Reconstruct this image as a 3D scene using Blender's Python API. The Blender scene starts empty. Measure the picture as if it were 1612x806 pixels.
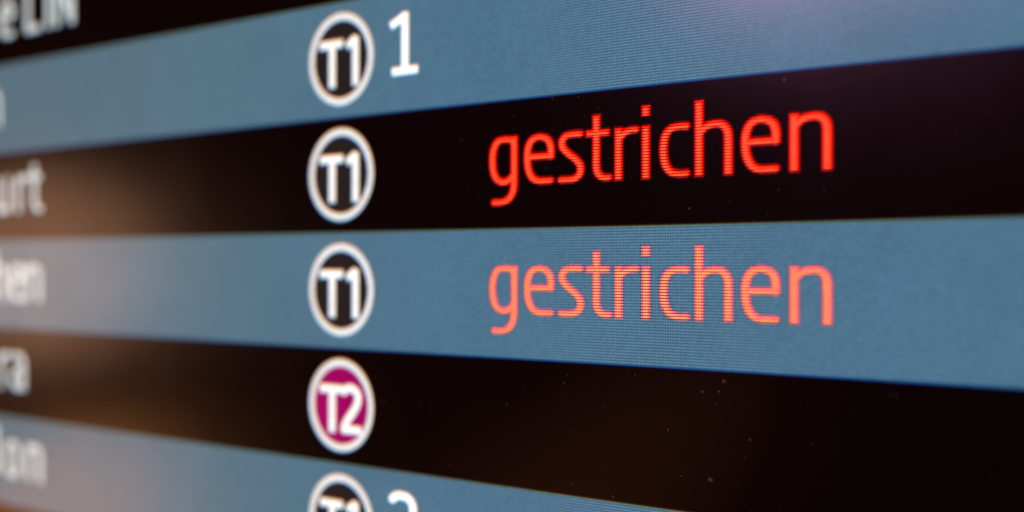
import bpy, math, random
import numpy as np
from mathutils import Vector, Matrix

S = bpy.context.scene
COL = S.collection

# ------------------------------------------------------------------ camera, world, lamps, exposure
ROW = 0.0215                      # height of one line of the board, metres
THETA = math.radians(50.70)       # angle between the lens axis and the board
FOCAL = 2027.0                    # focal length over a 1612-wide frame
DEPTH = FOCAL * ROW / 203.74      # lens to board along the axis
fwd = Vector((-math.cos(THETA), math.sin(THETA), 0.0))
right = Vector((math.sin(THETA), math.cos(THETA), 0.0))
cam_d = bpy.data.cameras.new('camera')
cam = bpy.data.objects.new('camera', cam_d)
COL.objects.link(cam)
cam.location = -fwd * DEPTH
cam.rotation_euler = fwd.to_track_quat('-Z', 'Y').to_euler()
cam_d.sensor_width = 36.0
cam_d.lens = FOCAL * 36.0 / 1612.0
cam_d.shift_y = 14.0 / 1612.0
cam_d.clip_start = 0.005
cam_d.clip_end = 60.0
cam_d.dof.use_dof = True
cam_d.dof.focus_distance = FOCAL * ROW / 221.0
cam_d.dof.aperture_fstop = 7.1
cam_d.dof.aperture_blades = 0
S.camera = cam

W = bpy.data.worlds.new('World')
S.world = W
W.use_nodes = True
bg = W.node_tree.nodes['Background']
bg.inputs[0].default_value = (0.034, 0.008, 0.007, 1)
bg.inputs[1].default_value = 1.0


def lamp(name, hit, direction, dist, w, h, radiance, color):
    """A warm ceiling or shop lamp of the hall, placed where the board mirrors it."""
    d = bpy.data.lights.new(name, 'AREA')
    d.shape = 'ELLIPSE'
    d.size, d.size_y = w, h
    d.energy = radiance * math.pi * (math.pi * w * h / 4)
    d.color = color
    o = bpy.data.objects.new(name, d)
    COL.objects.link(o)
    direction = Vector(direction).normalized()
    o.location = Vector(hit) + direction * dist
    o.rotation_euler = (-direction).to_track_quat('-Z', 'Z').to_euler()
    return o


def mirrored(u, v):
    p = Vector((u * ROW, 0, -v * ROW))
    r = (p - cam.location).normalized()
    return p, Vector((r.x, -r.y, r.z))


LAMPS = [
    # name, u, v on the board where it mirrors, distance, width, height, radiance, colour
    ('hall_lamp', -6.58, 0.02, 1.3, 0.23, 0.23, 3.0, (1.0, 0.48, 0.26)),
    ('shop_lamp', -6.45, 3.25, 1.3, 0.36, 0.24, 2.8, (1.0, 0.38, 0.12)),
    ('floor_lamp', -0.70, 3.05, 1.3, 1.0, 0.22, 0.30, (1.0, 0.32, 0.13)),
    ('ceiling_lamp', 3.00, -2.40, 1.3, 0.46, 0.12, 12.5, (1.0, 0.36, 0.66)),
]
for n_, u_, v_, dist_, w_, h_, rad_, c_ in LAMPS:
    p_, r_ = mirrored(u_, v_)
    lamp(n_, p_, r_, dist_, w_, h_, rad_, c_)

S.view_settings.view_transform = 'Standard'
S.view_settings.look = 'None'
S.view_settings.exposure = 0.0
S.view_settings.gamma = 1.0
S.view_settings.use_curve_mapping = False

# ------------------------------------------------------------------ materials
def screen_material():
    """Matte LCD: the pixels give off light, the anti-glare film mirrors the hall softly."""
    m = bpy.data.materials.new('lcd_screen')
    m.use_nodes = True
    nt = m.node_tree
    N, L = nt.nodes, nt.links
    b = N['Principled BSDF']
    b.inputs['Base Color'].default_value = (0.006, 0.005, 0.005, 1)
    b.inputs['Roughness'].default_value = 0.27
    b.inputs['IOR'].default_value = 1.5
    at = N.new('ShaderNodeAttribute'); at.attribute_name = 'pixel_colour'
    uvn = N.new('ShaderNodeUVMap'); uvn.uv_map = 'screen_pixels'
    sep = N.new('ShaderNodeSeparateXYZ'); L.new(uvn.outputs[0], sep.inputs[0])

    def math_(op, a, b_=None, c=None):
        n = N.new('ShaderNodeMath'); n.operation = op
        for i, q in enumerate((a, b_, c)):
            if q is None: continue
            if isinstance(q, (int, float)): n.inputs[i].default_value = q
            else: L.new(q, n.inputs[i])
        return n.outputs[0]

    def gap(sock, freq):                       # 1 in the dark gap between two pixels, 0 in its middle
        return math_('MULTIPLY_ADD', math_('COSINE', math_('MULTIPLY', sock, 2 * math.pi * freq)), 0.5, 0.5)
    rows = gap(sep.outputs[1], 1.0)
    cols = gap(sep.outputs[0], 1.0)
    k = at.outputs['Alpha']
    g = math_('SUBTRACT', 1.0, math_('MULTIPLY', rows, k))
    g2 = math_('SUBTRACT', 1.0, math_('MULTIPLY', cols, 0.27))
    # faint uneven brightness of single pixels
    wn = N.new('ShaderNodeTexWhiteNoise'); wn.noise_dimensions = '2D'
    fl = N.new('ShaderNodeVectorMath'); fl.operation = 'FLOOR'
    L.new(uvn.outputs[0], fl.inputs[0]); L.new(fl.outputs[0], wn.inputs['Vector'])
    jit = math_('MULTIPLY_ADD', wn.outputs['Value'], 0.16, 0.92)
    # a liquid crystal panel shifts its colour when seen from the side
    geo = N.new('ShaderNodeNewGeometry')
    dt = N.new('ShaderNodeVectorMath'); dt.operation = 'DOT_PRODUCT'
    L.new(geo.outputs['Normal'], dt.inputs[0]); L.new(geo.outputs['Incoming'], dt.inputs[1])
    rp = N.new('ShaderNodeValToRGB'); L.new(dt.outputs['Value'], rp.inputs[0])
    e = rp.color_ramp.elements
    e[0].position, e[0].color = 0.46, (1.38, 0.93, 0.76, 1)
    e[1].position, e[1].color = 0.74, (1, 1, 1, 1)
    e2 = e.new(0.60); e2.color = (1.22, 1.01, 0.88, 1)
    tint = N.new('ShaderNodeVectorMath'); tint.operation = 'MULTIPLY'
    L.new(at.outputs['Color'], tint.inputs[0]); L.new(rp.outputs[0], tint.inputs[1])
    # slightly uneven backlight behind the panel
    mu = N.new('ShaderNodeTexNoise'); mu.inputs['Scale'].default_value = 0.022; mu.inputs['Detail'].default_value = 3
    L.new(uvn.outputs[0], mu.inputs['Vector'])
    back = math_('MULTIPLY_ADD', mu.outputs['Fac'], 0.22, 0.90)
    mask = math_('MULTIPLY', math_('MULTIPLY', math_('MULTIPLY', g, g2), jit), back)
    mx = N.new('ShaderNodeVectorMath'); mx.operation = 'SCALE'
    L.new(tint.outputs[0], mx.inputs[0]); L.new(mask, mx.inputs['Scale'])
    L.new(mx.outputs[0], b.inputs['Emission Color'])
    b.inputs['Emission Strength'].default_value = 1.0
    # film: slightly uneven gloss from wiping
    tc = N.new('ShaderNodeTexCoord')
    nz = N.new('ShaderNodeTexNoise'); nz.inputs['Scale'].default_value = 60; nz.inputs['Detail'].default_value = 6
    L.new(tc.outputs['Object'], nz.inputs['Vector'])
    L.new(math_('MULTIPLY_ADD', nz.outputs['Fac'], 0.06, 0.145), b.inputs['Roughness'])
    return m


def plain_material(name, color, rough, metal=0.0):
    m = bpy.data.materials.new(name)
    m.use_nodes = True
    nt = m.node_tree
    b = nt.nodes['Principled BSDF']
    nz = nt.nodes.new('ShaderNodeTexNoise'); nz.inputs['Scale'].default_value = 400
    rp = nt.nodes.new('ShaderNodeMapRange')
    rp.inputs[3].default_value = rough - 0.08; rp.inputs[4].default_value = rough + 0.08
    nt.links.new(nz.outputs['Fac'], rp.inputs[0]); nt.links.new(rp.outputs[0], b.inputs['Roughness'])
    b.inputs['Base Color'].default_value = (*color, 1)
    b.inputs['Metallic'].default_value = metal
    return m


LCD = screen_material()
HOUSING = plain_material('black_housing', (0.02, 0.02, 0.022), 0.45)
DUST = plain_material('dust_grey', (0.52, 0.50, 0.47), 0.9)

# ------------------------------------------------------------------ what the pixels show
PX = 1.0 / 48.0                    # one pixel, in row heights
V0 = -0.285                        # top edge of the middle blue line
BLUE = np.array((0.115, 0.262, 0.405))
BLACK = np.array((0.0010, 0.0002, 0.0002))
WHITE = np.array((1.9, 1.98, 2.0))
CITY_WHITE = np.array((0.82, 1.22, 1.46))
BADGE_WHITE = np.array((1.58, 1.66, 1.70))
RING = np.array((1.30, 1.34, 1.40))
RED_ON_BLACK = np.array((2.5, 0.195, 0.075))
RED_ON_BLUE = np.array((2.5, 0.62, 0.21))
MAGENTA = np.array((0.51, 0.0008, 0.180))
DISC_BLACK = np.array((0.026, 0.020, 0.021))
SOFT = 0.55 * PX                   # half width of an anti-aliased edge
LENS_FRINGE = np.array(((0.0005, -0.0005), (-0.0020, 0.0055), (-0.0055, 0.0110)))   # lens colour fringe painted into the emission: red, green and blue edges shifted apart


def cover(sd):
    t = np.clip(0.5 - sd / (2 * SOFT), 0, 1)
    return t * t * (3 - 2 * t)


def row_picture(u, v, c):
    """Colour channel c of the plain line background at (u, v)."""
    w = (v - V0) % 2.0               # 0..1 blue, 1..2 black
    sd = np.where(w < 1.0, -np.minimum(w, 1.0 - w), np.minimum(w - 1.0, 2.0 - w))
    t = cover(sd)
    return BLACK[c] * (1 - t) + BLUE[c] * t


def strokes_sd(strokes, a, aspect):
    """Signed distance to pen strokes of half width a (in u); pen is flatter by 1/aspect in v."""
    segs = []
    for st, caps in strokes:
        n = len(st)
        for i in range(n - 1):
            segs.append((np.array(st[i]) * (1, aspect), np.array(st[i + 1]) * (1, aspect),
                         caps[0] and i == 0, caps[1] and i == n - 2))

    def sd(u, v):
        P = np.stack([u, v * aspect], -1)
        best = np.full(u.shape, 9.0)
        for p, q, c0, c1 in segs:
            d = q - p
            L = np.hypot(*d)
            e = d / max(L, 1e-9)
            t = np.clip(((P - p) @ e), 0, L)
            dist = np.hypot(P[..., 0] - p[0] - t * e[0], P[..., 1] - p[1] - t * e[1]) - a
            if c0:                                    # butt end, corners a little round
                dist = np.maximum(dist, -((P - p) @ e))
            if c1:
                dist = np.maximum(dist, ((P - q) @ e))
            best = np.minimum(best, dist)
        return best
    return sd


def smooth(pts, n=5):
    """Catmull-Rom through pts."""
    P = [np.array(p, float) for p in pts]
    P = [2 * P[0] - P[1]] + P + [2 * P[-1] - P[-2]]
    out = []
    for i in range(1, len(P) - 2):
        p0, p1, p2, p3 = P[i - 1:i + 3]
        for k in range(n):
            t = k / n
            out.append(tuple(0.5 * ((2 * p1) + (p2 - p0) * t + (2 * p0 - 5 * p1 + 4 * p2 - p3) * t * t
                                    + (3 * p1 - p0 - 3 * p2 + p3) * t ** 3)))
    out.append(tuple(P[-2]))
    return out


def line(*pts): return (list(pts), (True, True))
def bend(*pts, caps=(True, True)): return (smooth(pts), caps)


# Glyph skeletons. v: 0 = x-height line, 0.388 = baseline (outer edges), -0.136 = ascender.  u from the glyph's origin.
GLYPH = {
    'g': [line((0.219, 0.004), (0.219, 0.36)),
          bend((0.219, 0.34), (0.214, 0.400), (0.197, 0.450), (0.160, 0.490), (0.098, 0.510), (0.0, 0.512)),
          bend((0.215, 0.056), (0.185, 0.032), (0.115, 0.027), (0.052, 0.040), (0.012, 0.097), (0.0, 0.181),
               (0.010, 0.270), (0.042, 0.328), (0.094, 0.354), (0.155, 0.347), (0.215, 0.305), caps=(False, False))],
    'e': [line((0.0, 0.174), (0.228, 0.174)),
          bend((0.226, 0.196), (0.226, 0.110), (0.196, 0.050), (0.120, 0.027), (0.046, 0.046), (0.010, 0.100),
               (0.0, 0.178), (0.010, 0.264), (0.046, 0.331), (0.104, 0.359), (0.175, 0.361), (0.232, 0.361))],
    's': [bend((0.190, 0.029), (0.120, 0.027), (0.050, 0.034), (0.012, 0.072), (0.020, 0.122), (0.075, 0.172), (0.135, 0.212),
               (0.178, 0.262), (0.176, 0.320), (0.130, 0.357), (0.060, 0.362), (-0.010, 0.362))],
    't': [(smooth(((0.0, -0.101), (0.0, 0.05), (0.0, 0.18), (0.0, 0.280), (0.018, 0.331), (0.062, 0.359), (0.118, 0.362))), (True, True)),
          line((-0.096, 0.032), (0.120, 0.032))],
    'r': [line((0.0, 0.006), (0.0, 0.388)),
          bend((0.006, 0.084), (0.052, 0.046), (0.105, 0.031), (0.158, 0.029), caps=(False, True))],
    'i': [line((0.0, 0.006), (0.0, 0.388)), line((0.0, -0.137), (0.0, -0.062))],
    'c': [bend((0.200, 0.034), (0.120, 0.031), (0.057, 0.045), (0.017, 0.087), (0.003, 0.145), (0.0, 0.206),
               (0.015, 0.290), (0.057, 0.343), (0.119, 0.361), (0.200, 0.361))],
    'h': [line((0.0, -0.137), (0.0, 0.388)),
          bend((0.004, 0.090), (0.045, 0.052), (0.114, 0.033), (0.180, 0.040), (0.220, 0.080), (0.230, 0.140), (0.230, 0.26), (0.230, 0.388),
               caps=(False, True))],
    'n': [line((0.0, 0.006), (0.0, 0.388)),
          bend((0.004, 0.090), (0.050, 0.050), (0.127, 0.033), (0.192, 0.042), (0.226, 0.082), (0.234, 0.146), (0.234, 0.26), (0.234, 0.388),
               caps=(False, True))],
    'u': [line((0.234, 0.006), (0.234, 0.388)),
          bend((0.230, 0.304), (0.184, 0.344), (0.107, 0.361), (0.042, 0.352), (0.008, 0.312), (0.0, 0.248), (0.0, 0.13), (0.0, 0.006),
               caps=(False, True))],
    'o': [bend((0.118, 0.027), (0.046, 0.046), (0.010, 0.100), (0.0, 0.194), (0.010, 0.288), (0.046, 0.342), (0.118, 0.361),
               (0.190, 0.342), (0.226, 0.288), (0.236, 0.194), (0.226, 0.100), (0.190, 0.046), (0.118, 0.027), caps=(False, False))],
    'd': [line((0.228, -0.137), (0.228, 0.388)),
          bend((0.224, 0.060), (0.170, 0.030), (0.105, 0.027), (0.046, 0.046), (0.010, 0.100), (0.0, 0.194), (0.010, 0.288), (0.046, 0.342),
               (0.105, 0.361), (0.170, 0.345), (0.224, 0.310), caps=(False, False))],
    'a': [bend((0.018, 0.034), (0.080, 0.027), (0.150, 0.034), (0.196, 0.070), (0.208, 0.130), (0.208, 0.26), (0.208, 0.388)),
          bend((0.205, 0.180), (0.120, 0.182), (0.045, 0.200), (0.006, 0.265), (0.022, 0.335), (0.080, 0.361), (0.150, 0.348), (0.205, 0.305),
               caps=(False, False))],
    'L': [line((0.0, -0.105), (0.0, 0.361)), line((-0.036, 0.360), (0.245, 0.360))],
    'I': [line((0.0, -0.105), (0.0, 0.388))],
    'N': [line((0.0, -0.105), (0.0, 0.388)), line((0.270, -0.105), (0.270, 0.388)), (((0.0, -0.075), (0.270, 0.358)), (False, False))],
    '1': [(((-0.165, -0.002), (0.0, -0.072)), (True, False)), line((0.0, -0.098), (0.0, 0.385)), line((-0.150, 0.383), (0.145, 0.383))],
    '2': [bend((-0.250, -0.040), (-0.205, -0.075), (-0.130, -0.086), (-0.050, -0.068), (-0.008, -0.018), (-0.004, 0.050), (-0.040, 0.130),
               (-0.120, 0.225), (-0.200, 0.310), (-0.245, 0.378), caps=(True, False)), line((-0.262, 0.380), (0.030, 0.380))],
    # heavier characters of the round badges, centred on the badge
    'badge T': [line((-0.264, -0.137), (0.026, -0.137)), line((-0.108, -0.137), (-0.108, 0.240))],
    'badge 1': [(((0.078, -0.100), (0.170, -0.156)), (True, False)), line((0.184, -0.176), (0.184, 0.240))],
    'badge 2': [bend((0.030, -0.118), (0.085, -0.150), (0.150, -0.150), (0.208, -0.110), (0.214, -0.050), (0.170, 0.030), (0.105, 0.100),
                     (0.055, 0.165), (0.042, 0.205), caps=(True, False)), line((0.020, 0.203), (0.255, 0.203))],
}

# ------------------------------------------------------------------ mesh building
def link(name, me, parent=None, label=None):
    o = bpy.data.objects.new(name, me)
    COL.objects.link(o)
    if parent is not None: o.parent = parent
    if label: o['label'] = label
    return o


def finish(me, uv_pts, colors):
    """Store the emitted colour and the pixel grid coordinates on the mesh."""
    ca = me.color_attributes.new('pixel_colour', 'FLOAT_COLOR', 'POINT')
    ca.data.foreach_set('color', np.asarray(colors, np.float32).ravel())
    ul = me.uv_layers.new(name='screen_pixels')
    idx = np.empty(len(me.loops), np.int32)
    me.loops.foreach_get('vertex_index', idx)
    uv = np.asarray(uv_pts, float)[idx]
    uv = np.stack([uv[:, 0] / (PX * 1.0), (uv[:, 1] - V0) / PX], 1)
    ul.data.foreach_set('uv', uv.astype(np.float32).ravel())
    me.materials.append(LCD)


K_BAND, K_TEXT = 0.50, 0.94


def shape_mesh(name, box, sd, picture, lift, k=K_TEXT, step=0.0085, margin=0.034, near=None):
    """One printed shape: every grid cell nearer than margin to it; vertices carry the pixel colours."""
    u0, u1, v0, v1 = box
    nu, nv = int(math.ceil((u1 - u0) / step)), int(math.ceil((v1 - v0) / step))
    us, vs = np.linspace(u0, u1, nu + 1), np.linspace(v0, v1, nv + 1)
    U, Vv = np.meshgrid(us, vs)
    D = sd(U, Vv)
    cell = np.minimum(np.minimum(D[:-1, :-1], D[1:, :-1]), np.minimum(D[:-1, 1:], D[1:, 1:])) < margin
    jj, ii = np.nonzero(cell)
    vid = lambda j, i: j * (nu + 1) + i
    faces = np.stack([vid(jj + 1, ii), vid(jj + 1, ii + 1), vid(jj, ii + 1), vid(jj, ii)], 1)
    used, inv = np.unique(faces, return_inverse=True)
    faces = inv.reshape(-1, 4)
    u, v = U.ravel()[used], Vv.ravel()[used]
    col = np.ones((len(u), 4))
    for c in range(3):
        col[:, c] = picture(u - LENS_FRINGE[c, 0], v - LENS_FRINGE[c, 1], c)
    t = cover((near or sd)(u, v) - SOFT)
    col[:, 3] = K_BAND * (1 - t) + k * t
    me = bpy.data.meshes.new(name)
    me.from_pydata(np.stack([u * ROW, np.full(len(u), -lift), -v * ROW], 1).tolist(), [], faces.tolist())
    finish(me, np.stack([u, v], 1), col)
    return me


def glyph_strokes(key, u, v, scale):
    if key.startswith('badge'):
        return [([(u + p[0], v + p[1]) for p in pts], caps) for pts, caps in GLYPH[key]]
    return [([(u + p[0] * scale, v + (p[1] - 0.194) * scale + 0.194) for p in pts], caps) for pts, caps in GLYPH[key]]


def write(chars, scale, a, aspect, color, parent, under=None, k=K_TEXT, trim=(0.0, 0.0, 0.0), one=None, label=None):
    """Set a word: one mesh per character; neighbours know each other so that their soft edges agree."""
    all_st = [glyph_strokes(key, u, v, scale) for key, u, v in chars]
    under = under or row_picture
    for i, (key, u, v) in enumerate(chars):
        st = all_st[i]
        sd = strokes_sd(st, a, aspect)
        near = strokes_sd([q for j in range(max(0, i - 1), min(len(chars), i + 2)) for q in all_st[j]], a, aspect)
        allp = np.array([p for pts, _ in st for p in pts])
        m = a + 0.05
        box = (allp[:, 0].min() - m, allp[:, 0].max() + m, allp[:, 1].min() - m, allp[:, 1].max() + m)

        def picture(uu, vv, c):
            t = cover(near(uu, vv) + trim[c])
            return under(uu, vv, c) * (1 - t) + color[c] * t
        name = one or ('digit' if key[-1].isdigit() else 'letter')
        link(name, shape_mesh(name, box, sd, picture, 0.000015 + 0.000003 * (i % 2), k, near=near), parent, label)


def empty(name, parent=None, label=None, loc=(0, 0, 0)):
    o = bpy.data.objects.new(name, None)
    COL.objects.link(o)
    o.empty_display_size = 0.01
    o.location = loc
    if parent is not None: o.parent = parent
    if label: o['label'] = label
    return o


def slab(name, x0, x1, y0, y1, z0, z1, mat, parent):
    me = bpy.data.meshes.new(name)
    vs = [(x, y, z) for x in (x0, x1) for y in (y0, y1) for z in (z0, z1)]
    me.from_pydata(vs, [], [(0, 1, 3, 2), (4, 6, 7, 5), (0, 4, 5, 1), (2, 3, 7, 6), (0, 2, 6, 4), (1, 5, 7, 3)])
    me.materials.append(mat)
    o = link(name, me, parent)
    b = o.modifiers.new('bevel', 'BEVEL'); b.width = 0.001; b.segments = 2
    return o


# ------------------------------------------------------------------ the board
board = empty('departure_board')
board['label'] = 'dark departure screen with slate blue and black lines, terminal badges and red words gestrichen'
board['category'] = 'display'

UL, UR = -13.0, 8.0
VT, VB = V0 - 4, V0 + 5
slab('housing', UL * ROW - 0.004, UR * ROW + 0.004, 0.0004, 0.045, -VB * ROW - 0.004, -VT * ROW + 0.004, HOUSING, board)
for nm, x0, x1, z0, z1 in (('bezel', UL * ROW - 0.016, UL * ROW - 0.001, -VB * ROW - 0.016, -VT * ROW + 0.016),
                           ('bezel', UR * ROW + 0.001, UR * ROW + 0.016, -VB * ROW - 0.016, -VT * ROW + 0.016),
                           ('bezel', UL * ROW - 0.001, UR * ROW + 0.001, -VT * ROW + 0.001, -VT * ROW + 0.016),
                           ('bezel', UL * ROW - 0.001, UR * ROW + 0.001, -VB * ROW - 0.016, -VB * ROW - 0.001)):
    slab(nm, x0, x1, -0.003, 0.046, z0, z1, HOUSING, board)

EDGE = 0.045
for kk in range(-4, 5):
    blue = kk % 2 == 0
    top, bot = V0 + kk, V0 + kk + 1
    if blue:   # the bright line's mesh carries its soft edges
        vs = np.concatenate([np.linspace(top - EDGE, top + EDGE, 31), np.linspace(top + EDGE, bot - EDGE, 9)[1:-1],
                             np.linspace(bot - EDGE, bot + EDGE, 31)])
    else:
        vs = np.linspace(top + EDGE, bot - EDGE, 9)
    vs = np.clip(vs, VT, VB)
    us = np.linspace(UL, UR, 22)
    U, Vv = np.meshgrid(us, vs)
    u, v = U.ravel(), Vv.ravel()
    nu = len(us)
    faces = [((j + 1) * nu + i, (j + 1) * nu + i + 1, j * nu + i + 1, j * nu + i) for j in range(len(vs) - 1) if vs[j + 1] > vs[j] + 1e-6
             for i in range(nu - 1)]
    col = np.full((len(u), 4), K_BAND)
    for c in range(3):
        col[:, c] = row_picture(u - LENS_FRINGE[c, 0], v - LENS_FRINGE[c, 1], c)
    me = bpy.data.meshes.new('row_band')
    me.from_pydata(np.stack([u * ROW, np.zeros(len(u)), -v * ROW], 1).tolist(), [], faces)
    finish(me, np.stack([u, v], 1), col)
    link('row_band', me, board, 'slate blue line of the screen' if blue else 'black line of the screen')

# ------------------------------------------------------------------ terminal badges
BADGE_U, R_OUT, R_IN = -1.917, 0.400, 0.338


def badge(kk, digit, disc_color, label):
    cv = V0 + kk + 0.497
    b = empty('terminal_badge', board, label)
    sd_disc = lambda u, v: np.hypot(u - BADGE_U, v - cv) - (R_IN + 0.004)
    sd_ring = lambda u, v: np.abs(np.hypot(u - BADGE_U, v - cv) - (R_OUT + R_IN) / 2) - (R_OUT - R_IN) / 2

    def under_disc(u, v, c):
        t = cover(sd_disc(u, v))
        return row_picture(u, v, c) * (1 - t) + disc_color[c] * t

    def pic_ring(u, v, c):
        t = cover(sd_ring(u, v))
        return under_disc(u, v, c) * (1 - t) + RING[c] * t
    box = (BADGE_U - 0.46, BADGE_U + 0.46, cv - 0.46, cv + 0.46)
    link('disc', shape_mesh('disc', box, sd_disc, under_disc, 0.000005, K_BAND, 0.02, 0.0), b)
    link('ring', shape_mesh('ring', box, sd_ring, pic_ring, 0.000010, K_BAND, 0.0085), b)
    write([('badge T', BADGE_U, cv), ('badge ' + digit, BADGE_U, cv)], 1.0, 0.038, 1.10, BADGE_WHITE, b, pic_ring, k=K_BAND)


badge(-2, '1', DISC_BLACK, 'black round badge T1 on the top blue line beside the 1')
badge(-1, '1', DISC_BLACK, 'black round badge T1 on the black line')
badge(0, '1', DISC_BLACK, 'black round badge T1 on the middle blue line')
badge(1, '2', MAGENTA, 'magenta round badge T2')
badge(2, '1', DISC_BLACK, 'black round badge T1 on the bottom blue line')

# ------------------------------------------------------------------ gate numbers
write([('1', -1.145, -2)], 1.0, 0.038, 1.20, WHITE, board, k=K_BAND, one='gate_number', label='white number 1 beside the top badge')
write([('2', -1.050, 2)], 1.0, 0.039, 1.20, WHITE, board, k=K_BAND, one='gate_number', label='white number 2 beside the bottom badge')

# ------------------------------------------------------------------ red status words
WORD = [('g', -0.196), ('e', 0.152), ('s', 0.474), ('t', 0.800), ('r', 0.996), ('i', 1.232), ('c', 1.380), ('h', 1.669), ('e', 2.029), ('n', 2.389)]
for kk, color, label in ((-1, RED_ON_BLACK, 'red word gestrichen on the black line'), (0, RED_ON_BLUE, 'red word gestrichen on the blue line')):
    w = empty('status_text', board, label)
    write([(ch, u, kk) for ch, u in WORD], 1.0, 0.0355, 1.36, color, w, trim=(0.002, 0.0165, 0.019))

# ------------------------------------------------------------------ ends of the white city names at the left
CITY = [
    (-3, [('e', -7.560), ('L', -6.985), ('I', -6.560), ('N', -6.385)], 'white city name ending e LIN'),
    (-2, [('n', -7.860)], 'white city name ending n'),
    (-1, [('u', -7.655), ('r', -7.175), ('t', -6.845)], 'white city name ending urt'),
    (0, [('h', -7.700), ('e', -7.330), ('n', -6.995)], 'white city name ending hen'),
    (1, [('r', -7.560), ('a', -7.300)], 'white city name ending ra'),
    (2, [('d', -7.905), ('o', -7.440), ('n', -6.975)], 'white city name ending don'),
]
for kk, letters, label in CITY:
    w = empty('city_name', board, label)
    write([(ch, u, kk) for ch, u in letters], 1.06, 0.045, 1.25, CITY_WHITE, w, k=K_BAND)

# ------------------------------------------------------------------ dust on the glass
random.seed(11)
SPOTS = []


def to_uv(x, y):                       # measured spots of the larger specks on the board
    X = x - 806.0
    u = X * DEPTH / (ROW * (FOCAL * math.sin(THETA) + X * math.cos(THETA)))
    return u, (y - 417.0) / (137.43 + 0.082256 * x)


SPOT_XY = [(870, 155, .9), (882, 193, .9), (872, 205, .7), (915, 192, .6), (957, 152, .6), (845, 655, 1.1), (903, 678, 1.1), (1140, 600, 2.2),
           (1106, 617, 1.8), (1052, 677, 1.9), (1119, 755, 2.4), (888, 603, .9), (893, 590, .9), (798, 637, 1.0), (680, 628, 1.2), (1181, 692, 1.4),
           (1132, 616, 1.3), (1235, 126, 1.8), (1085, 328, 1.6), (860, 265, 1.0), (820, 298, .8), (604, 634, 1.6), (540, 508, 1.4), (727, 220, 1.2),
           (546, 105, 1.0), (592, 447, 1.1), (900, 762, 1.2), (965, 782, 1.2), (709, 732, 1.0), (1000, 590, .8), (990, 580, .8), (950, 640, .8)]
for x, y, r in SPOT_XY:
    SPOTS.append((*to_uv(x, y), r))
for _ in range(420):
    SPOTS.append((random.gauss(0.7, 1.8), random.uniform(-1.25, 2.2), random.choice((0.3, 0.35, 0.4, 0.45, 0.5, 0.6, 0.8))))
vs, fs = [], []
for u, v, r in SPOTS:
    r *= ROW * 0.0062
    n = random.choice((5, 6, 7)); a0 = random.uniform(0, 6.28); st = random.uniform(0.6, 1.5)
    b0 = len(vs)
    for q in range(n):
        a = a0 + 2 * math.pi * q / n
        rr = r * random.uniform(0.7, 1.25)
        vs.append((u * ROW + rr * math.cos(a) * st, -0.00002, -v * ROW + rr * math.sin(a)))
    vs.append((u * ROW, -0.00002 - r * 0.7, -v * ROW))
    for q in range(n):
        fs.append((b0 + (q + 1) % n, b0 + q, b0 + n))
me = bpy.data.meshes.new('dust')
me.from_pydata(vs, [], fs)
me.materials.append(DUST)
dust = link('dust', me)
dust['label'] = 'fine pale dust specks scattered over the dark screen'
dust['category'] = 'dust'
dust['kind'] = 'stuff'
